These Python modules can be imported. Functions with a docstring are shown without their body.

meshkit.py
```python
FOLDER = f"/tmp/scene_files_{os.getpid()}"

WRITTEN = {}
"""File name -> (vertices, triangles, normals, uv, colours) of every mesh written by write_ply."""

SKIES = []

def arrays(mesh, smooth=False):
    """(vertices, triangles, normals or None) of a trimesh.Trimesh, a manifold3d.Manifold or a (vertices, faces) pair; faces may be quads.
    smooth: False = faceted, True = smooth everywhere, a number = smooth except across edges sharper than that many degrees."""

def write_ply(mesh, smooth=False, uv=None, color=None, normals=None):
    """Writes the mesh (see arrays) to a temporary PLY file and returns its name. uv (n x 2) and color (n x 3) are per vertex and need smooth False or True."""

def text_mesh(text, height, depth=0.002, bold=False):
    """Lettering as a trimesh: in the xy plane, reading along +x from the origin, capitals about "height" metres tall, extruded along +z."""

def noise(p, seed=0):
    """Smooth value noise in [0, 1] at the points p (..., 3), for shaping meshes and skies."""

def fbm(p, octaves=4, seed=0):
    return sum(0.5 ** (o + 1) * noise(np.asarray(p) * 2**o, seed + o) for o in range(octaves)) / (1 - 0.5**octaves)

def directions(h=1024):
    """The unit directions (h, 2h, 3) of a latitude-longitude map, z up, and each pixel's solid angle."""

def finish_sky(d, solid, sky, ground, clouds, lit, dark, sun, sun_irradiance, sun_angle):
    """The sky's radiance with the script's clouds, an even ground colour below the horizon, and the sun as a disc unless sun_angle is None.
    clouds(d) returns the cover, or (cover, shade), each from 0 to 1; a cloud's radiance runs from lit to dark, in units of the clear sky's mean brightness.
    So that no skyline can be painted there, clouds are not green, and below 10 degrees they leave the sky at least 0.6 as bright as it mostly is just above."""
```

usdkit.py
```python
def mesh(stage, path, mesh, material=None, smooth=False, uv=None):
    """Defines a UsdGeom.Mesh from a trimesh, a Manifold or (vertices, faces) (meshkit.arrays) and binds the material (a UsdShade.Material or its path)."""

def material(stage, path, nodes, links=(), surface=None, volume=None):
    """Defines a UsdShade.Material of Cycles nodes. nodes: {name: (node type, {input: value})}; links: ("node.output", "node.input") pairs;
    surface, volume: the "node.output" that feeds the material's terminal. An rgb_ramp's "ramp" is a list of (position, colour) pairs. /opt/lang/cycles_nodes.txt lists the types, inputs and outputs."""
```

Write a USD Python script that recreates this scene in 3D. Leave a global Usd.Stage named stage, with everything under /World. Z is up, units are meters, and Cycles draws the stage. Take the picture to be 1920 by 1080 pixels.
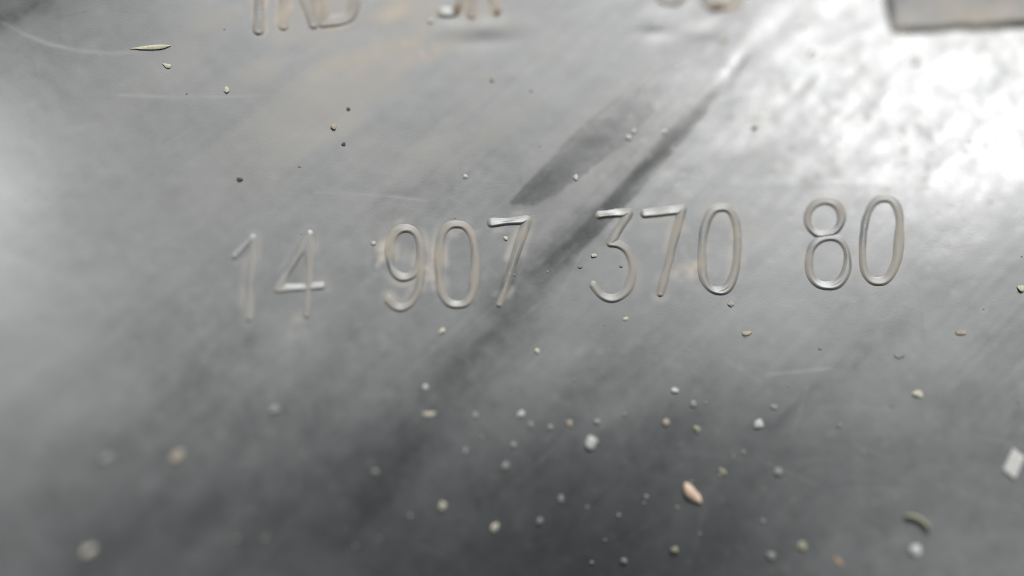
import math, numpy as np
from scipy.interpolate import RectBivariateSpline
from scipy.ndimage import gaussian_filter, map_coordinates
from scipy.spatial import cKDTree
from pxr import Usd, UsdGeom, UsdLux, UsdShade, Gf, Sdf, Vt
import usdkit, trimesh

stage = Usd.Stage.CreateInMemory()
UsdGeom.SetStageUpAxis(stage, UsdGeom.Tokens.z)
UsdGeom.SetStageMetersPerUnit(stage, 1.0)
UsdGeom.Xform.Define(stage, '/World')

# ------------------------------------------------------------------ camera
S = 0.06e-3                    # metres per photo pixel on the plane z = 0
D = 0.20                       # camera height above that plane
W_M = 1920 * S
cam = UsdGeom.Camera.Define(stage, '/World/camera')
cam.CreateHorizontalApertureAttr(36.0)
cam.CreateVerticalApertureAttr(36.0 * 9 / 16)
cam.CreateFocalLengthAttr(36.0 * D / W_M)
cam.CreateClippingRangeAttr(Gf.Vec2f(0.01, 100.0))
cam.CreateFStopAttr(2.2)
cam.CreateFocusDistanceAttr(D + 0.0016)
cam.CreateExposureAttr(0.72)
cam.AddTranslateOp().Set(Gf.Vec3d(0, 0, D))

# ------------------------------------------------------------------ sky and sun (bright overcast)
SUN_EL, SUN_AZ = math.radians(37), math.atan2(0.22, 0.97)
sdir = np.array([math.cos(SUN_EL) * math.sin(SUN_AZ), math.cos(SUN_EL) * math.cos(SUN_AZ), math.sin(SUN_EL)])
dome = UsdLux.DomeLight.Define(stage, '/World/sky')
dome.GetPrim().SetCustomDataByKey('kind', 'structure')
skym = usdkit.material(stage, '/World/Looks/sky_light', {
    's': ('sky_texture', {'sky_type': 'single_scattering', 'sun_disc': False, 'sun_elevation': SUN_EL, 'sun_rotation': SUN_AZ, 'aerosol_density': 2.0}),
    'bw': ('rgb_to_bw', {}),
    'tc': ('texture_coordinate', {}),
    'n': ('noise_texture', {'scale': 2.2, 'detail': 4.0}),
    'r': ('map_range', {'from_min': 0.35, 'from_max': 0.65, 'to_min': 0.75, 'to_max': 1.1}),
    'g': ('mix', {'mix_type': 'mix', 'fac': 0.9}),
    'b': ('background_shader', {'strength': 0.05})},
    [('s.color', 'bw.color'), ('s.color', 'g.color1'), ('bw.val', 'g.color2'), ('g.color', 'b.color')], surface='b.background')
UsdShade.MaterialBindingAPI.Apply(dome.GetPrim()).Bind(skym)
sun = UsdLux.DistantLight.Define(stage, '/World/sun')
sun.CreateIntensityAttr(1.2)
sun.CreateAngleAttr(30.0)
sun.CreateNormalizeAttr(True)
sun.CreateColorAttr(Gf.Vec3f(0.99, 1.0, 0.985))
sun.AddTransformOp().Set(Gf.Matrix4d().SetRotate(Gf.Rotation(Gf.Vec3d(0, 0, 1), Gf.Vec3d(*sdir))))
sun.GetPrim().SetCustomDataByKey('kind', 'structure')

# ------------------------------------------------------------------ form of the moulded panel
# big, slow bulges and hollows: heights in millimetres at knots (rows bottom to top)
KX = np.linspace(-1300, 1300, 14)
KY = np.linspace(-800, 800, 10)
KH = np.array([
 [19.764, 19.264, 17.553, 15.168, 12.583, 9.528, 4.905, 1.537, 3.787, 8.824, 11.056, 11.524, 11.170, 10.158],
 [19.748, 18.279, 15.648, 12.777, 9.842, 7.190, 3.669, 0.381, 1.646, 5.782, 7.655, 8.469, 8.614, 8.126],
 [19.156, 16.926, 13.780, 10.899, 8.413, 6.383, 4.492, 2.980, 2.734, 3.827, 5.032, 5.739, 6.020, 5.766],
 [17.577, 14.753, 11.402, 8.694, 6.598, 4.983, 3.781, 2.743, 2.099, 2.232, 2.774, 3.217, 3.412, 3.138],
 [15.008, 11.820, 8.491, 5.993, 4.080, 2.565, 1.465, 0.542, -0.163, -0.308, 0.061, 0.332, 0.345, 0.145],
 [11.690, 8.319, 5.398, 3.289, 1.555, 0.029, -1.055, -1.950, -2.803, -3.301, -3.041, -2.728, -2.727, -2.979],
 [8.398, 4.623, 2.235, 0.744, -0.795, -2.391, -3.501, -4.416, -5.517, -6.470, -6.743, -6.542, -6.362, -6.378],
 [6.386, 2.209, -0.398, -1.686, -3.000, -4.684, -5.858, -6.835, -8.294, -10.013, -11.100, -11.121, -10.606, -9.922],
 [5.940, 1.816, -1.690, -3.788, -5.236, -6.944, -8.211, -9.193, -11.220, -13.586, -14.581, -14.565, -13.871, -12.535],
 [6.660, 2.931, -1.259, -4.937, -7.409, -9.000, -9.907, -11.249, -14.428, -17.140, -17.583, -16.920, -15.592, -13.663]])
#KH_END
form = RectBivariateSpline(KX, KY, KH.T * 1e-3, kx=3, ky=3)
CAL = False
def base_h(qx, qy):
    """Height in metres at panel position in pixels-from-centre (x right, y up)."""
    if CAL:
        return -(qx**2 + qy**2) * S * 3.3e-4
    cx, cy = np.clip(qx, -1250, 1250), np.clip(qy, -760, 760)
    h = form.ev(cx, cy)
    fx, fy = form.ev(cx, cy, dx=1), form.ev(cx, cy, dy=1)
    ex, ey = qx - cx, qy - cy
    L = 900.0
    return h + fx * L * np.tanh(ex / L) + fy * L * np.tanh(ey / L)
#BODY
# ------------------------------------------------------------------ helpers
rng = np.random.default_rng(14907)
XF, YF, ST = 1320, 800, 2.0                       # raster of surface marks, panel pixels
gx, gy = np.arange(-XF, XF + 1, ST), np.arange(-YF, YF + 1, ST)
GX, GY = np.meshgrid(gx, gy)                      # rows run upward
QXp, QYp = GX + 960, 540 - GY                     # photo-style coordinates (y down)

def at(p):
    """photo pixel positions (n x 2) -> positions on the panel, pixels from its centre"""
    p = np.atleast_2d(np.asarray(p, float))
    t = np.stack([p[:, 0] - 960, 540 - p[:, 1]], 1)
    q = t.copy()
    for _ in range(8):
        q = t * ((D - base_h(q[:, 0], q[:, 1])) / D)[:, None]
    return q

def samp(f, qx, qy):
    qx, qy = np.broadcast_arrays(np.asarray(qx, float), np.asarray(qy, float))
    c = [(np.clip(qy.ravel(), -YF, YF) + YF) / ST, (np.clip(qx.ravel(), -XF, XF) + XF) / ST]
    r = map_coordinates(f, c, order=1, mode='nearest').reshape(qx.shape)
    return r if r.ndim else float(r)

def fnoise(sx, sy=None, ang=0.0):
    """unit-variance noise raster, blurred sx along and sy across the direction ang (degrees)"""
    sy = sx if sy is None else sy
    if ang == 0:
        f = gaussian_filter(rng.standard_normal(GX.shape), (sy / ST, sx / ST), mode='reflect')
        return (f - f.mean()) / f.std()
    n = int(2 * math.hypot(XF, YF) / ST) + 8
    f = gaussian_filter(rng.standard_normal((n, n)), (sy / ST, sx / ST), mode='wrap')
    f = (f - f.mean()) / f.std()
    a = math.radians(ang)
    u, v = GX * math.cos(a) + GY * math.sin(a), -GX * math.sin(a) + GY * math.cos(a)
    return map_coordinates(f, [v / ST + n / 2, u / ST + n / 2], order=1, mode='wrap')

def dense(pl, step=2.0):
    pl = np.asarray(pl, float)
    out = [pl[:1]]
    for a, b in zip(pl[:-1], pl[1:]):
        k = max(1, int(np.ceil(np.hypot(*(b - a)) / step)))
        out.append(a + (b - a) * (np.arange(1, k + 1) / k)[:, None])
    return np.vstack(out)

def spline(pts, n=80, closed=False):
    """Catmull-Rom through the points"""
    p = np.asarray(pts, float)
    p = np.vstack([p[-1], p, p[0], p[1]]) if closed else np.vstack([2 * p[0] - p[1], p, 2 * p[-1] - p[-2]])
    k = len(p) - 3
    t = np.linspace(0, k - 1e-9, n)
    i = t.astype(int); t = (t - i)[:, None]
    a, b, c, d = p[i], p[i + 1], p[i + 2], p[i + 3]
    return 0.5 * (2 * b + (c - a) * t + (2 * a - 5 * b + 4 * c - d) * t**2 + (3 * b - a - 3 * c + d) * t**3)

def oval(cx, cy, rx, ry, lean=0.0, power=2.3, n=120):
    t = np.linspace(0, 2 * math.pi, n)
    c, s = np.cos(t), np.sin(t)
    x, y = np.sign(c) * abs(c)**(2 / power) * rx, np.sign(s) * abs(s)**(2 / power) * ry
    return np.stack([cx + x + lean * y / ry, cy + y], 1)

def inside(poly):
    """soft-edged mask of a polygon given in photo pixels"""
    p = at(poly)
    m = np.zeros(GX.shape, bool)
    for (x0, y0), (x1, y1) in zip(p, np.roll(p, -1, 0)):
        c = (y0 > GY) != (y1 > GY)
        with np.errstate(divide='ignore', invalid='ignore'):
            m ^= c & (GX < (x1 - x0) * (GY - y0) / (y1 - y0) + x0)
    return m.astype(float)

def dist_map(poly):
    """distance in px from every raster cell near a polyline (photo px); also how far along it lies"""
    q = at(dense(poly, 3))
    d, i = cKDTree(q).query(np.stack([GX.ravel(), GY.ravel()], 1), distance_upper_bound=200)
    return np.minimum(d, 200).reshape(GX.shape), np.minimum(i / len(q), 1).reshape(GX.shape)

def blob(px, py, rx, ry=None, ang=0.0):
    ry = rx if ry is None else ry
    c = at([(px, py)])[0]
    a = math.radians(ang)
    x, y = GX - c[0], GY - c[1]
    u, v = x * math.cos(a) + y * math.sin(a), -x * math.sin(a) + y * math.cos(a)
    return np.exp(-0.5 * ((u / rx)**2 + (v / ry)**2))

sig = lambda x: 1 / (1 + np.exp(-np.clip(x, -30, 30)))

# ------------------------------------------------------------------ raised characters: strokes in photo pixels
DIGITS = [
 ('raised numeral 1, worn almost flat', 2.7, [[(440, 479), (472, 447)], [(473, 447), (470, 520), (466, 594)]]),
 ('raised numeral 4, worn low', 3.9, [[(581, 439), (551, 492), (521, 541)], [(527, 541), (566, 539), (603, 536)], [(581, 439), (579, 520), (575, 590)]]),
 ('raised numeral 9', 6.6, [oval(759.5, 474, 29.5, 46, 0, 2.2), spline([(789, 470), (790, 505), (785, 540), (773, 566), (756, 577), (741, 575), (728, 562)])]),
 ('raised numeral 0 beside the 9', 6.8, [oval(857, 496.5, 34.5, 75.5, 0, 2.5)]),
 ('raised numeral 7 after the first 0', 7.2, [[(922, 418), (988, 412)], [(988, 413), (962, 492), (936, 570)]]),
 ('raised numeral 3', 7.2, [[(1124, 403), (1179, 398)], [(1179, 399), (1163, 426), (1144, 456)], spline([(1144, 456), (1160, 459), (1175, 470), (1184, 492), (1185, 515), (1177, 540), (1162, 556), (1145, 560), (1127, 553), (1113, 534)])]),
 ('raised numeral 7 beside the 3', 7.2, [[(1209, 400), (1279, 393)], [(1279, 394), (1259, 472), (1238, 550)]]),
 ('raised numeral 0 with brown grime at its sides', 6.6, [oval(1349.5, 467.5, 33, 78, -3, 2.5)]),
 ('raised numeral 8', 6.0, [oval(1546, 408, 32, 31.5, -2, 2.1), oval(1553, 490, 36.5, 46, -2, 2.2)]),
 ('raised numeral 0, last of the row', 6.0, [oval(1652, 450, 34, 78, -6, 2.5)]),
]
LETTERS = [
 ('raised letter stem at the upper edge', 6.0, [[(487, -95), (485, 55)]]),
 ('raised letter N', 5.0, [[(536, -100), (532, 47)], [(536, -100), (588, 44)], [(592, -104), (588, 44)]]),
 ('raised letter B', 5.6, [[(607, -105), (606, 42)], spline([(607, -105), (640, -104), (658, -84), (652, -50), (622, -38)]), spline([(622, -38), (655, -30), (664, 4), (650, 33), (606, 42)])]),
 ('raised character clogged with tan dirt', 5.6, [spline([(868, -98), (838, -108), (818, -82), (832, -55), (858, -38), (868, -8), (852, 20), (828, 22)])]),
 ('raised letter R', 6.6, [[(892, -118), (885, 26)], spline([(892, -118), (930, -116), (938, -85), (920, -58), (889, -54)]), [(906, -54), (932, 16)]]),
 ('raised numeral 0 at the upper edge', 6.6, [oval(1258, -78, 33, 78, -3, 2.5)]),
 ('raised numeral 8 at the upper edge, clogged with dark dirt', 7.2, [oval(1344, -118, 31, 32, -2, 2.1), oval(1350, -35, 35, 46, -2, 2.2)]),
]
CH = [(l, h, [dense(at(s), 0.4) for s in ss], k) for k, L in (('raised_digit', DIGITS), ('raised_letter', LETTERS)) for l, h, ss in L]
char_tree = cKDTree(np.vstack([np.vstack(c[2]) for c in CH]))
cd = np.minimum(char_tree.query(np.stack([GX.ravel(), GY.ravel()], 1), distance_upper_bound=60)[0], 60).reshape(GX.shape)

# ------------------------------------------------------------------ dust film, soil and relief of the sheet
T = np.clip
right_top = sig((GX - 330) / 110) * sig((GY - 130) / 90)                   # weathered, pitted region
broad = 0.65 * fnoise(260, 44, 42) + 0.45 * fnoise(210, 19, 44)
fine = fnoise(150, 5, 43)
cloud = fnoise(90)
calm = T(1 - 0.75 * sig((GX - 420) / 120) - 0.45 * sig((-380 - GX) / 120) * sig((GY - 0) / 90), 0.2, 1) * T(0.8 + 0.35 * fnoise(150), 0.25, 1.4)
dust = 0.53 + 0.062 * broad * calm + 0.010 * fine * calm + 0.06 * cloud + 0.03 * fnoise(7) + 0.04 * fnoise(40, 22, 40)
dust += 0.16 * blob(560, 60, 330, 150) + 0.08 * blob(1250, 420, 160, 120)
# places wiped clean in diagonal strokes
mod = T(0.92 + 0.16 * fnoise(170, 9, 45) + 0.10 * fnoise(60, 4, 44) + 0.06 * fnoise(9), 0.6, 1.25)
def wipe(mask, amount, soft):
    global dust
    dust -= gaussian_filter(mask, soft / ST) * amount * mod
wipe(inside([(1292, 104), (1215, 150), (1100, 226), (955, 382), (1000, 385), (1085, 335), (1180, 262), (1262, 168)]), 0.62, 3.5)
wipe(inside([(1098, 226), (962, 374), (1010, 505), (1110, 430), (1250, 275), (1345, 155), (1292, 105)]), 0.20, 10)
wipe(inside([(1098, 226), (1050, 272), (962, 374), (1035, 372), (1098, 320)]), 0.14, 3)
d, t = dist_map([(1352, 140), (1336, 176), (1262, 262), (1190, 345), (1110, 430), (1010, 525)])
wipe((d < 16).astype(float) * T(1.6 - 1.5 * t, 0, 1), 0.72, 3.5)
d, t = dist_map([(1110, 430), (1020, 515), (905, 635), (790, 755), (690, 850)])
wipe(np.exp(-(d / 30)**2) * T(2 * t, 0, 1) * T(2.2 - 2 * t, 0, 1), 0.12, 8)
d, t = dist_map([(1290, 300), (1150, 420), (1010, 560), (850, 700), (700, 860)])
wipe(np.exp(-(d / 36)**2) * (1 - 0.6 * t), 0.20, 8)
d, t = dist_map([(1180, 300), (1060, 420), (1010, 480), (930, 560)])
wipe(np.exp(-(d / 26)**2), 0.26, 4)
for pl, w, a in (([(1700, 590), (1600, 665), (1520, 735), (1440, 800)], 24, 0.18), ([(1560, 640), (1470, 700), (1400, 760)], 18, 0.12),
                 ([(470, 640), (330, 760), (210, 860), (120, 950)], 26, 0.10), ([(960, 230), (820, 330), (720, 420)], 26, 0.12), ([(1010, 110), (880, 190), (760, 300)], 22, 0.10),
                 ([(90, 0), (40, 25), (-10, 45)], 18, 0.30), ([(620, 690), (480, 830), (380, 960)], 30, 0.08), ([(1000, 640), (860, 760), (760, 870), (690, 960)], 22, 0.12)):
    d, t = dist_map(pl)
    wipe(np.exp(-(d / w)**2), a, 4)
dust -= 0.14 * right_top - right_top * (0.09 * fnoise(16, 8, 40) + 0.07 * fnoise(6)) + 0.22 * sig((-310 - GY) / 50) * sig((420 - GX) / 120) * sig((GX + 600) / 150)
hair = np.zeros(GX.shape)
for _ in range(260):
    c0 = np.array([rng.uniform(-1100, 1100), rng.uniform(-650, 650)]); an = math.radians(rng.choice([42, 42, 5, 100, 160]) + rng.normal() * 14); ln = rng.uniform(20, 190)
    tt = np.linspace(-0.5, 0.5, int(ln)); bend = rng.normal() * 0.05
    hx = c0[0] + ln * (tt * math.cos(an) - bend * tt**2 * math.sin(an)); hy = c0[1] + ln * (tt * math.sin(an) + bend * tt**2 * math.cos(an))
    ii, jj = np.clip(((hy + YF) / ST).astype(int), 0, len(gy) - 1), np.clip(((hx + XF) / ST).astype(int), 0, len(gx) - 1)
    hair[ii, jj] += rng.uniform(0.3, 1.0) * np.cos(math.pi * tt) * (1 if rng.random() < 0.7 else -0.8)
hair = gaussian_filter(hair, 0.8)
dust += 0.32 * hair
# fine scratches
scr = np.zeros(GX.shape)
for pl, w, a in (([(0, 40), (45, 64), (90, 82), (150, 95), (205, 100), (270, 97)], 3.5, 0.22), ([(225, 178), (330, 182), (430, 181), (520, 178)], 3, 0.12),
                 ([(592, 361), (650, 362), (720, 367), (800, 376)], 2.5, 0.22), ([(1094, 222), (1099, 262), (1105, 300), (1110, 336)], 4.5, 0.25), ([(1240, 60), (1246, 120), (1240, 150)], 6, 0.12),
                 ([(1357, 672), (1395, 695), (1425, 715)], 4, 0.14), ([(1440, 702), (1500, 696), (1560, 690)], 3, 0.12), ([(1540, 763), (1600, 762), (1665, 768)], 5, 0.14),
                 ([(1555, 812), (1610, 814), (1660, 812)], 5, 0.12), ([(1780, 466), (1830, 458), (1870, 450)], 3.5, 0.16), ([(350, 830), (310, 880), (270, 920)], 9, 0.12)):
    d, t = dist_map(pl)
    g = np.exp(-(d / w)**2) * T(0.75 + 0.4 * fnoise(14), 0.1, 1.3)
    dust += a * g
    scr = np.maximum(scr, g * (w < 4))
# tan soil: caught round the characters and smeared over the upper middle
n1, n2 = fnoise(26, 12, 30), fnoise(10)
soil = 0.36 * T(0.7 + 0.5 * n1, 0, 2) * (blob(600, 50, 150, 75) + 0.75 * blob(800, 60, 120, 60) + 0.45 * blob(640, 230, 75, 60, 40) + 0.3 * blob(870, 250, 150, 40, 42))
soil += 0.22 * T(0.5 + 0.6 * n2, 0, 2) * (blob(1880, 30, 80, 45) + 0.25 * blob(1560, 250, 170, 120))
soil += 0.15 * scr + 0.10 * T(0.2 + fnoise(220, 24, 41), 0, 1.6) * blob(760, 170, 330, 190)
n3 = fnoise(4)
ring = np.exp(-((cd - 13) / 6.0)**2)
near = (0.28 * blob(480, 520, 90, 90) + 0.75 * blob(800, 480, 110, 80) + 0.45 * blob(950, 500, 40, 90) + 0.75 * blob(1300, 470, 90, 80) + 0.2 * blob(1600, 440, 90, 80) + 1.7 * blob(570, 10, 130, 70) + 1.8 * blob(870, 5, 90, 50) + 1.6 * blob(1350, 5, 50, 40))
soil += 0.62 * ring * near * T(0.15 + 0.45 * n2 + 0.5 * fnoise(22), 0, 1.2)
for x, y, rx, ry, an, a in ((715, 470, 9, 26, -25, .5), (705, 500, 6, 20, -40, .35), (810, 480, 7, 26, -30, .55), (806, 520, 14, 22, 0, .35), (1296, 470, 20, 34, 0, .5), (1290, 512, 26, 9, 10, .4),
                            (1380, 440, 12, 16, 0, .5), (1420, 432, 26, 7, 5, .25), (870, 435, 22, 7, 0, .4), (760, 490, 16, 18, 0, .25), (1160, 445, 9, 16, 35, .45),
                            (780, 60, 22, 12, 40, .35), (805, 100, 28, 10, 20, .3), (840, 14, 16, 14, 0, .5), (1338, 10, 12, 9, 0, .45), (1690, 430, 10, 30, 0, .3), (1515, 455, 9, 30, 0, .3), (556, 610, 10, 24, -20, .2)):
    soil += 0.8 * a * blob(x, y, rx, ry, an) * T(0.55 + 0.45 * n2 + 0.45 * n3, 0.0, 1.5)
spk = gaussian_filter((rng.random(GX.shape) < 0.0007).astype(float), 2.3); spk /= spk.max()
soil += T(spk * 1.6, 0, 1) * (0.06 + 0.3 * right_top)
spk2 = gaussian_filter((rng.random(GX.shape) < 0.0002).astype(float), 4.5); spk2 /= spk2.max()
soil += T(spk2 * 1.5, 0, 1) * 0.22 * right_top
dust, soil = T(dust, 0.02, 1), T(soil, 0, 0.95)
relief = 0.03 * fnoise(9) + 0.14 * fnoise(34) + 0.020 * fnoise(80, 5, 43) 
relief += right_top * (0.125 * fnoise(26, 12, 40) + 0.055 * fnoise(9) + 0.12 * fnoise(60, 26, 38) - 0.6 * spk)
relief += 1.3 * blob(893, 52, 46, 13, 4) - 0.6 * blob(905, 76, 46, 11, 4) + 1.2 * blob(1325, 60, 30, 12, 0) - 1.0 * blob(1225, 62, 26, 10, 0) + 1.0 * blob(1118, 815, 90, 22, 25)
for x, y, rx, ry, an, a in ((1425, 75, 62, 12, 52, .4), (1470, 40, 50, 11, 50, .3), (1385, 115, 26, 7, 52, .8), (1600, 205, 32, 7, 38, 1.0), (1655, 175, 30, 6, 36, .8), (1800, 285, 60, 10, 40, -1.2), (1750, 270, 70, 16, 40, 1.2), (1560, 345, 90, 6, 0, .15), (1610, 130, 26, 6, 40, .8), (1500, 165, 26, 7, 45, .7)):
    relief += a * blob(x, y, rx, ry, an)
p0, p1 = at([(1349, 160), (1010, 520)])                  # faint step along the smear's lower edge
ux, uy = (p1 - p0) / np.hypot(*(p1 - p0))
al, sd = (GX - p0[0]) * ux + (GY - p0[1]) * uy, -(GX - p0[0]) * uy + (GY - p0[1]) * ux
relief -= 1.6 * (1 + 0.12 * fnoise(18)) * sig((sd - 4 + 2.0 * fnoise(26)) / 6.5) * np.exp(-np.maximum(sd, 0) / 150.0) * sig((al - 10) / 14) * sig((430 - al) / 70)
relief *= S
def surf(qx, qy):
    return base_h(qx, qy) + samp(relief, qx, qy)

# ------------------------------------------------------------------ materials
def attr_mesh(path, v, f, mat, dustv=None, soilv=None, wearv=None):
    m = usdkit.mesh(stage, path, (v, f), mat, smooth=True)
    api = UsdGeom.PrimvarsAPI(m)
    for nm, a in (('dust', dustv), ('soil', soilv), ('wear', wearv)):
        if a is not None:
            api.CreatePrimvar(nm, Sdf.ValueTypeNames.FloatArray, 'vertex').Set(Vt.FloatArray.FromNumpy(np.asarray(a, np.float32)))
    return m

PLASTIC = usdkit.material(stage, '/World/Looks/black_plastic', {
    'ad': ('attribute', {'attribute': 'dust'}), 'asl': ('attribute', {'attribute': 'soil'}), 'aw': ('attribute', {'attribute': 'wear'}),
    'geo': ('geometry', {}),
    'nz': ('noise_texture', {'scale': 5200.0, 'detail': 3.0, 'roughness': 0.6}),
    'nzd': ('noise_texture', {'scale': 1600.0, 'detail': 3.0}),
    'dm': ('math', {'math_type': 'multiply_add', 'value2': 0.16, 'value3': -0.08}),
    'da': ('math', {'math_type': 'add', 'use_clamp': True}),
    'dw': ('math', {'math_type': 'multiply', 'value2': 0.20}),
    'c1': ('mix', {'color1': (0.016, 0.017, 0.018), 'color2': (0.285, 0.293, 0.297)}),
    'c3': ('mix', {'color2': (0.125, 0.115, 0.10)}), 'r3': ('math', {'math_type': 'multiply_add', 'value2': 0.36}),
    'c2': ('mix', {'color2': (0.215, 0.189, 0.157)}),
    'r1': ('map_range', {'from_min': 0.0, 'from_max': 1.0, 'to_min': 0.23, 'to_max': 0.50}),
    'r2': ('math', {'math_type': 'multiply_add', 'value2': 0.35}),
    'bp': ('bump', {'strength': 0.2, 'distance': 0.00003}),
    'p': ('principled_bsdf', {'ior': 1.5})},
    [('geo.position', 'nz.vector'), ('geo.position', 'nzd.vector'), ('nzd.fac', 'dm.value1'), ('ad.fac', 'da.value1'), ('dm.value', 'da.value2'),
     ('da.value', 'dw.value1'), ('dw.value', 'c1.fac'), ('c1.color', 'c3.color1'), ('aw.fac', 'c3.fac'), ('c3.color', 'c2.color1'), ('asl.fac', 'c2.fac'), ('c2.color', 'p.base_color'),
     ('da.value', 'r1.value'), ('asl.fac', 'r2.value1'), ('r1.result', 'r2.value3'), ('aw.fac', 'r3.value1'), ('r2.value', 'r3.value3'), ('r3.value', 'p.roughness'),
     ('nz.fac', 'bp.height'), ('bp.normal', 'p.normal')], surface='p.BSDF')

def grit_mat(name, col, rough=0.75):
    return usdkit.material(stage, '/World/Looks/' + name, {
        'geo': ('geometry', {}), 'n': ('noise_texture', {'scale': 3500.0, 'detail': 3.0}),
        'm': ('mix', {'color1': tuple(0.6 * c for c in col), 'color2': tuple(min(0.9, 1.25 * c) for c in col)}),
        'p': ('principled_bsdf', {'roughness': rough, 'specular_ior_level': 0.2})},
        [('geo.position', 'n.vector'), ('n.fac', 'm.fac'), ('m.color', 'p.base_color')], surface='p.BSDF')
GM = {'white': grit_mat('pale_grit', (0.27, 0.27, 0.26)), 'cream': grit_mat('cream_grit', (0.26, 0.245, 0.20)), 'tan': grit_mat('tan_grit', (0.19, 0.165, 0.135)),
      'grey': grit_mat('grey_grit', (0.13, 0.132, 0.128)), 'olive': grit_mat('olive_grit', (0.15, 0.146, 0.11)), 'straw': grit_mat('dull_straw', (0.26, 0.25, 0.18)), 'speck': grit_mat('pale_specks', (0.13, 0.128, 0.12)), 'peach': grit_mat('peach_husk', (0.40, 0.30, 0.235)),
      'orange': grit_mat('orange_grit', (0.18, 0.125, 0.085)), 'brown': grit_mat('brown_grit', (0.10, 0.07, 0.05)), 'dark': grit_mat('dark_grit', (0.045, 0.042, 0.036))}

# ------------------------------------------------------------------ the panel: sheet, pad, characters
panel = UsdGeom.Xform.Define(stage, '/World/plastic_panel').GetPrim()
panel.SetCustomDataByKey('label', 'dusty black moulded plastic panel with raised numbers, filling the whole picture')
panel.SetCustomDataByKey('category', 'plastic panel')
used = {}
def numbered(n):
    used[n] = used.get(n, -1) + 1
    return n if used[n] == 0 else '%s_%03d' % (n, used[n])

def axis(inner, step, outer):
    a = list(np.arange(-inner, inner + 0.1, step)); s = step
    while a[-1] < outer:
        s = min(s * 1.25, 40); a.append(a[-1] + s)
    return np.array([-x for x in a[:int(2 * inner / step):-1]] + a)
def grid_faces(ny, nx):
    i = np.arange(ny * nx).reshape(ny, nx)
    a, b, c, d = i[:-1, :-1].ravel(), i[:-1, 1:].ravel(), i[1:, 1:].ravel(), i[1:, :-1].ravel()
    return np.vstack([np.stack([a, b, c], 1), np.stack([a, c, d], 1)])
ax, ay = axis(1070, 2.5, 2300), axis(630, 2.5, 1500)
X, Y = np.meshgrid(ax, ay)
Z = surf(X, Y)
v = np.stack([X * S, Y * S, Z], -1).reshape(-1, 3)
f = grid_faces(*X.shape)
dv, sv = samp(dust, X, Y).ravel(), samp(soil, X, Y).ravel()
# underside and rim, 2.6 mm below, at the same outline
idx = np.arange(X.size).reshape(X.shape)
loop = np.concatenate([idx[0, :-1], idx[:-1, -1], idx[-1, :0:-1], idx[:0:-1, 0]])
lo = v[loop] - [0, 0, 0.0026]
bx = np.unique(np.r_[np.arange(0, len(ax), 12), len(ax) - 1]); by = np.unique(np.r_[np.arange(0, len(ay), 12), len(ay) - 1])
under = v[idx[np.ix_(by, bx)].ravel()] - [0, 0, 0.0026]
n0 = len(v); k = len(loop)
a = np.arange(k); b = (a + 1) % k
f = np.vstack([f, np.stack([loop[a], n0 + a, n0 + b], 1), np.stack([loop[a], n0 + b, loop[b]], 1), grid_faces(len(by), len(bx))[:, ::-1] + n0 + k])
v = np.vstack([v, lo, under])
k = len(v) - n0
dv, sv = np.concatenate([dv, np.full(k, .5)]), np.concatenate([sv, np.zeros(k)])
attr_mesh('/World/plastic_panel/panel_sheet', v, f, PLASTIC, dv, sv)

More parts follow.
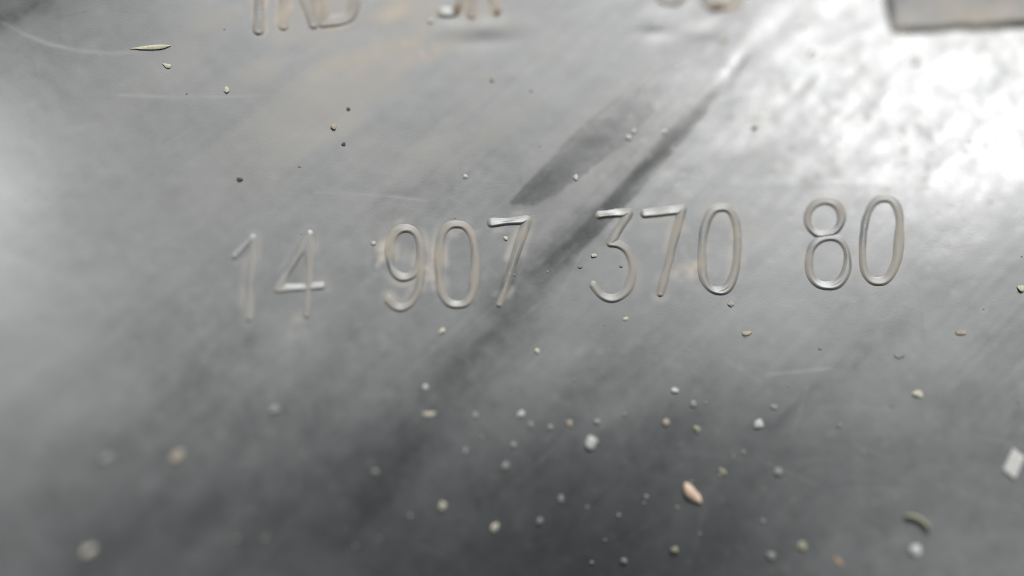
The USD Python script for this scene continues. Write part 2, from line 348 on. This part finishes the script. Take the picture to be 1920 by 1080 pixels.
def patch(path, q0, q1, hfun, step, dustf, soilf, wearf=None):
    """a piece standing proud of the sheet: hfun gives its height over the sheet in px, nan where there is none"""
    x, y = np.arange(q0[0], q1[0] + step, step), np.arange(q0[1], q1[1] + step, step)
    PX, PY = np.meshgrid(x, y)
    H = hfun(PX, PY)
    ok = np.isfinite(H)
    z = surf(PX, PY) + np.nan_to_num(H) * S
    ff = grid_faces(*PX.shape)
    ff = ff[ok.ravel()[ff].all(1)]
    keep, inv = np.unique(ff, return_inverse=True)
    vv = np.stack([PX * S, PY * S, z], -1).reshape(-1, 3)[keep]
    dd = np.clip(dustf(PX, PY, np.nan_to_num(H)), 0.02, 1).ravel()[keep]; ss = np.clip(soilf(PX, PY, np.nan_to_num(H)), 0, .95).ravel()[keep]
    return attr_mesh(path, vv, inv.reshape(-1, 3), PLASTIC, dd, ss, None if wearf is None else np.clip(wearf(PX, PY, np.nan_to_num(H)), 0, 1).ravel()[keep])

edge_n = fnoise(12)
for label, Hc, strokes, kind in CH:
    pts = np.vstack(strokes); tree = cKDTree(pts)
    R = 8.4 if kind == 'raised_digit' else 11.5
    def offs(px, py, tree=tree, pts=pts):
        q = np.stack([px.ravel(), py.ravel()], 1)
        d, i = tree.query(q)
        n = (q - pts[i]) / np.maximum(d, 0.3)[:, None]
        return d.reshape(px.shape), n[:, 0].reshape(px.shape), n[:, 1].reshape(px.shape)
    def hfun(px, py, Hc=Hc, offs=offs, R=R):
        d, nx, ny = offs(px, py)
        d = d + 1.0 * samp(edge_n, px, py)
        K = 0.48                                              # the crest sits low on the stroke: long upper face, short lower wall
        a, s_ = nx * d / R, ny * d / R + K
        # share of the way from the crest (0, -K) to the rim of the unit disc
        A, B, C = a * a + s_ * s_, -K * s_, K * K - 1
        t = (-B + np.sqrt(np.maximum(B * B - A * C, 0))) / np.maximum(A, 1e-9)
        rho = np.clip(1 / np.maximum(t, 1e-6), 0, 1)
        top = 0.54 * Hc * (1 + 0.05 * samp(n2, px, py)) * (1 - rho**1.35)
        return np.where(d < R + 2.5, np.where(d < R, top, -(d - R) * 0.3), np.nan)
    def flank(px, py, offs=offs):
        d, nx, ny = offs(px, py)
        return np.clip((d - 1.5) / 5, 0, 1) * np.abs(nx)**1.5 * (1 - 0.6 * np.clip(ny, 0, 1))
    def worn(px, py, h, Hc=Hc, offs=offs):
        d, nx, ny = offs(px, py)
        side = gaussian_filter(nx**2, 3.0)
        return np.clip(Hc - 2.6, 0.8, 3.6) / 3.6 * np.clip(h / 1.2, 0, 1) * (0.28 + 0.72 * side) * np.clip(0.75 + 0.2 * samp(n2, px, py) + 0.2 * samp(n1, px, py), 0.1, 1)
    pr = patch('/World/plastic_panel/' + numbered(kind), pts.min(0) - 16, pts.max(0) + 16, hfun, 1.25,
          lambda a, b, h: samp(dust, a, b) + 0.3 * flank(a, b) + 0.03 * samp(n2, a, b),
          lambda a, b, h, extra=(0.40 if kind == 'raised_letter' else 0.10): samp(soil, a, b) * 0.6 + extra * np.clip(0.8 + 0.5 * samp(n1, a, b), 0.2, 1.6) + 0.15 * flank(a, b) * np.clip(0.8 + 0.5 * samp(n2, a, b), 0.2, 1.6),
          worn).GetPrim()
    pr.SetCustomDataByKey('label', label)

pc = at([(1668, 67)])[0]
pa = math.radians(2.9)
def pad_h(px, py):
    x, y = px - pc[0], py - pc[1]
    u, w = x * math.cos(pa) + y * math.sin(pa), -x * math.sin(pa) + y * math.cos(pa)
    u = u + 0.05 * w                                     # left side leans
    r, hw, hh = 16.0, 260.0, 150.0
    du, dw_ = np.abs(u - hw) - (hw - r), np.abs(w - hh) - (hh - r)
    d = r - (np.hypot(np.maximum(du, 0), np.maximum(dw_, 0)) + np.minimum(np.maximum(du, dw_), 0))   # inside positive
    d = d + 0.8 * samp(edge_n, px, py)
    wedge = 2.2 + 0.035 * np.clip(u, 0, 500) + 0.11 * np.clip(w, 0, 300)
    t = np.clip(d / 17.0, 0, 1); t = t * t * (3 - 2 * t)
    return np.where(d > -4, np.where(d < 0, d * 0.5, wedge * t), np.nan)
patch('/World/plastic_panel/raised_pad', pc - [40, 20], pc + [560, 350], pad_h, 2.5,
      lambda a, b, h: samp(dust, a, b) + 0.15 + 0.08 * samp(n1, a, b), lambda a, b, h: samp(soil, a, b) * 0.9 + 0.30 * np.clip(0.9 + 0.5 * samp(n1, a, b), 0.1, 2)).GetPrim().SetCustomDataByKey('label', 'raised dusty pad with a rounded corner')

# ------------------------------------------------------------------ grit lying on the panel
def grain_mesh(w, h, th, ang, seed, shape='grain'):
    r = np.random.default_rng(seed)
    if shape == 'flake':
        m = trimesh.creation.box((1, 1, 1)).subdivide().subdivide()
        p = m.vertices * 2
        p = np.sign(p) * np.abs(p)**1.0
        p[:, :2] *= (1 - 0.10 * (np.abs(p[:, 2:]) ** 4))
        p[:, 0] += 0.12 * p[:, 1]; p[:, 2] += 0.25 * p[:, 0] * p[:, 1]
    elif shape == 'fibre':
        t = np.linspace(-1, 1, 15); ring = np.linspace(0, 2 * math.pi, 8, endpoint=False)
        c = np.stack([t, 0.55 * (1 - t**2) - 0.25, 0 * t], 1)
        rad = 0.26 * np.sqrt(np.clip(1.02 - t**4, 0.02, 1))
        p = (c[:, None] + np.stack([0 * ring, np.cos(ring), np.sin(ring) * 1.0], 1)[None] * rad[:, None, None]).reshape(-1, 3)
        fs = [(i * 8 + j, i * 8 + (j + 1) % 8, (i + 1) * 8 + (j + 1) % 8, (i + 1) * 8 + j) for i in range(14) for j in range(8)]
        m = trimesh.Trimesh(p, np.vstack([[(a, b, c_), (a, c_, d_)] for a, b, c_, d_ in fs]), process=False)
        p = m.vertices.copy()
    else:
        m = trimesh.creation.icosphere(subdivisions=2)
        p = m.vertices.copy()
        for _ in range(5):
            k = r.normal(size=3) * 2.6; p += 0.075 * np.sin(p @ k + r.uniform(0, 6))[:, None] * m.vertices
        if shape == 'grain':                                  # chipped faces
            for _ in range(7):
                k = r.normal(size=3); k /= np.linalg.norm(k); c = r.uniform(0.55, 0.85)
                p -= np.maximum(p @ k - c, 0)[:, None] * k
        if shape == 'husk':
            p[:, 1] *= (1 - 0.45 * np.abs(p[:, 0:1])**2)[:, 0]; p[:, 1] += 0.12 * p[:, 0]**2
    p = p * [w / 2, h / 2, th / 2]
    a = math.radians(ang)
    p = np.stack([p[:, 0] * math.cos(a) - p[:, 1] * math.sin(a), p[:, 0] * math.sin(a) + p[:, 1] * math.cos(a), p[:, 2]], 1)
    return p, np.asarray(m.faces)

def put(name, label, cat, col, x, y, w, h, ang=0, th=None, shape='grain', group=None, on=0.0):
    q = at([(x, y)])[0]
    th = th or 0.5 * min(w, h)
    p, fc = grain_mesh(w, h, th, ang, int(x * 7 + y * 13), shape)
    e = 4.0
    zx = (surf(q[0] + e, q[1]) - surf(q[0] - e, q[1])) / (2 * e * S); zy = (surf(q[0], q[1] + e) - surf(q[0], q[1] - e)) / (2 * e * S)
    p[:, 2] += p[:, 0] * zx + p[:, 1] * zy + th * 0.22
    m = usdkit.mesh(stage, '/World/' + numbered(name), (p * S, fc), GM[col], smooth=True if shape != 'flake' else 40)
    m.AddTranslateOp().Set(Gf.Vec3d(q[0] * S, q[1] * S, float(surf(q[0], q[1])) + on * S))
    pr = m.GetPrim()
    pr.SetCustomDataByKey('label', label); pr.SetCustomDataByKey('category', cat)
    if group: pr.SetCustomDataByKey('group', group)

GRITS = 'loose grit scattered on the panel'
GRAINS = [
 ('tan grain with a dark side, upper left of the middle', 'tan', 626, 238, 15, 15, 0),
 ('dark crumb between the left edge and the 4, above the 1', 'dark', 450, 337, 17, 11, 0),
 ('small dark crumb up and right of a tan grain', 'dark', 653, 205, 10, 9, 0),
 ('small dark crumb just below a tan grain', 'dark', 644, 270, 10, 9, 20),
 ('bright white grain above the 0 that follows the 9', 'white', 872, 331, 11, 11, 0),
 ('pale grain left of the top of the 9', 'white', 700, 455, 11, 11, 0),
 ('pale grain under the bar of the first 7', 'cream', 948, 447, 10, 10, 0),
 ('elongated cream grain under the 0 that follows the 9', 'cream', 829, 620, 22, 13, 38),
 ('cream grain left of the middle of the 3', 'cream', 1113, 479, 12, 12, 0),
 ('faint grey grain between the first 7 and the 3', 'grey', 1088, 500, 11, 9, 30),
 ('tan grain under the 0 with brown grime', 'tan', 1370, 570, 15, 14, 0),
 ('flat tan smear of grit under the gap before the 8', 'tan', 1400, 625, 26, 11, 5),
 ('cream grain below the hook of the 3', 'cream', 1173, 598, 13, 9, 10),
 ('pale grain on the plain stretch below the first 7', 'cream', 1007, 658, 13, 12, 0),
 ('white grain well below the 9, on a dark wiped streak', 'white', 796, 726, 13, 13, 0),
 ('flat wide cream chip well below the 9 and 0', 'cream', 806, 776, 32, 13, 3),
 ('grey round grain right of the flat cream chip', 'grey', 892, 779, 14, 16, 0),
 ('tilted white grain at the left end of a short arc of grains', 'white', 976, 777, 20, 14, 40),
 ('grey grain, second in a short arc of grains', 'grey', 995, 797, 12, 15, 0),
 ('grey grain, third in a short arc of grains', 'grey', 1032, 800, 12, 12, 0),
 ('tan grain at the right end of a short arc of grains', 'tan', 1068, 793, 16, 16, 0),
 ('grey grain just above the largest grain', 'grey', 1118, 791, 15, 15, 0),
 ('largest grain, pale grey with a brown base', 'white', 1107, 828, 30, 36, -30),
 ('pale grain down and left of the arc of grains', 'grey', 962, 833, 15, 14, 0),
 ('dull grain near the lower middle, beside a paler one', 'grey', 873, 846, 13, 15, 0),
 ('dull oval grain below a pale grain, lower middle', 'grey', 947, 874, 14, 22, -30),
 ('cream oval grain low on the panel, left of the lower middle', 'cream', 829, 949, 18, 24, -12),
 ('cream oval grain with a dark shadow, lower middle', 'cream', 926, 990, 17, 27, -25),
 ('dim grey oval grain on the darkest part, upper of two', 'grey', 1051, 936, 13, 20, -15),
 ('dim grey oval grain on the darkest part, lower of two', 'grey', 1011, 978, 14, 20, -15),
 ('pale round grain under the gap between 370 and 80', 'white', 1266, 733, 16, 15, 0),
 ('tan round grain right of the largest grain', 'tan', 1248, 792, 17, 19, 0),
 ('bright white grain, the brightest right of the largest grain', 'white', 1421, 796, 24, 22, 0),
 ('grey grain left of the brightest white grain, upper of two', 'grey', 1299, 757, 16, 15, 0),
 ('olive grain left of the brightest white grain, lower of two', 'olive', 1307, 804, 17, 16, 0),
 ('flat grey grain above the brightest white grain', 'grey', 1452, 763, 22, 13, -10),
 ('tan oval grain below the last 0', 'cream', 1720, 738, 28, 17, -8),
 ('flat tan grain between the last 0 and the right edge', 'tan', 1802, 624, 26, 11, -5),
 ('flat grey grain below the 8 and last 0', 'grey', 1685, 667, 26, 11, -5),
 ('round white grain in the lower right corner region', 'white', 1715, 1031, 28, 23, -30),
 ('olive grain near the bottom edge, left of the curved fibre', 'olive', 1503, 1023, 22, 18, -25),
 ('grey grain near the bottom edge, beside an olive grain', 'grey', 1446, 1041, 19, 18, 0),
 ('olive round grain below the seed husk', 'olive', 1263, 1033, 19, 22, 20),
 ('grey oval grain near the bottom edge below the lower middle', 'grey', 1169, 1053, 16, 20, 10),
 ('orange brown grain at the bottom edge', 'orange', 1573, 1054, 24, 13, -45),
 ('olive grain down and left of the brightest white grain', 'olive', 1355, 884, 18, 16, -20),
 ('grey grain below the brightest white grain', 'grey', 1459, 884, 20, 17, -20),
 ('blurred pale grain far left, below the middle', 'grey', 201, 860, 30, 20, 30),
 ('blurred pinkish grain right of another pale one at the left', 'tan', 334, 855, 32, 22, 40),
 ('blurred cream grain in the lower left corner', 'cream', 168, 1034, 30, 20, 28),
 ('faint blurred grain below the 4', 'grey', 515, 766, 28, 18, 30),
 ('faint round grain left of the lower middle', 'grey', 703, 884, 17, 16, 0),
 ('white grain on the wiped streak above the 3, left of a pair', 'white', 1178, 257, 14, 12, 0),
 ('small white grain on the wiped streak above the 3, right of a pair', 'white', 1189, 246, 11, 9, 40),
 ('white grain at the edge of the narrow dark streak', 'white', 1245, 247, 13, 11, 35),
 ('pale grain beside the long pale scratch', 'white', 1080, 333, 13, 12, 0),
 ('yellowish white grain below the dark clogged 8', 'cream', 1356, 73, 13, 14, 40),
 ('tan grain left of the clogged character at the upper edge', 'cream', 808, 40, 11, 13, 0),
 ('thin white grain below the 0 at the upper edge', 'white', 1233, 48, 9, 15, -25),
 ('small tan grain left of the wiped patch', 'tan', 923, 149, 11, 15, 0),
 ('brown grain in the bright glare below the upper edge', 'brown', 1521, 98, 15, 11, 25),
 ('brown grain right of the narrow dark streak', 'brown', 1414, 240, 14, 11, 20),
 ('grey brown grain in the glare left of the pad', 'brown', 1502, 53, 13, 10, 40),
 ('dark grain in the brightest glare below the pad', 'brown', 1718, 118, 20, 10, 35),
 ('orange grain on the raised pad', 'orange', 1854, 14, 22, 20, 0),
 ('cream lump at the right edge beyond the last 0', 'cream', 1914, 541, 18, 20, 0),
 ('faint pale grain below the straw sliver', 'cream', 313, 123, 20, 12, -25),
 ('faint pale grain right of the straw sliver', 'cream', 425, 170, 13, 20, 15),
 ('dark brown dirt lump clogging the foot of the 8 at the upper edge', 'brown', 1347, 12, 44, 22, 10),
 ('brown dirt lump between the two clogged characters at top centre', 'brown', 858, 16, 15, 34, -35),
 ('small dark dirt lump at the foot of the raised R', 'brown', 931, 21, 14, 17, 0),
]

for row in GRAINS:
    label, col, x, y, w, h, ang = row[:7]
    put('grit_grain', label, 'grit', col, x, y, 0.86 * w, 0.86 * h, ang, group=GRITS)
put('seed_husk', 'peach seed husk lying tilted low on the panel right of the middle', 'husk', 'peach', 1296, 924, 46, 21, -52, 14, 'husk')
put('paint_flake', 'pale rectangular flake by the right edge, low on the panel', 'flake', 'white', 1900, 869, 46, 27, 62, 7, 'flake')
put('plant_fibre', 'short curved pale fibre above a white grain in the lower right', 'fibre', 'olive', 1720, 977, 54, 34, -30, 34, 'fibre')
put('straw_bit', 'thin yellowish straw sliver in the upper left by an arc scratch', 'straw', 'straw', 286, 89, 68, 9, 5, 5, 'husk')

# dust specks nobody could count: one object
vs, fs, n = [], [], 0
base = trimesh.creation.icosphere(subdivisions=1)
cnt = 0
while cnt < 70:
    x, y = rng.uniform(-60, 1980), rng.uniform(-40, 1120)
    wgt = 0.16 + 0.9 * math.exp(-((x - 1300) / 380)**2 - ((y - 870) / 190)**2) + 0.35 * math.exp(-((x - 1250) / 300)**2 - ((y - 330) / 200)**2)
    if rng.random() > wgt: continue
    s = 1.7 + 2.2 * rng.random()**2 + (1.2 if y > 700 else 0)
    q = at([(x, y)])[0]
    p = base.vertices * [s, s * rng.uniform(0.7, 1.1), s * 0.5] + [q[0], q[1], 0]
    p[:, 2] = p[:, 2] * S + float(surf(q[0], q[1])) + 0.1 * s * S; p[:, :2] *= S
    vs.append(p); fs.append(base.faces + n); n += len(p); cnt += 1
m = usdkit.mesh(stage, '/World/dust_specks', (np.vstack(vs), np.vstack(fs)), GM['speck'], smooth=True)
pr = m.GetPrim(); pr.SetCustomDataByKey('kind', 'stuff'); pr.SetCustomDataByKey('label', 'fine pale dust specks strewn over the black panel'); pr.SetCustomDataByKey('category', 'dust')
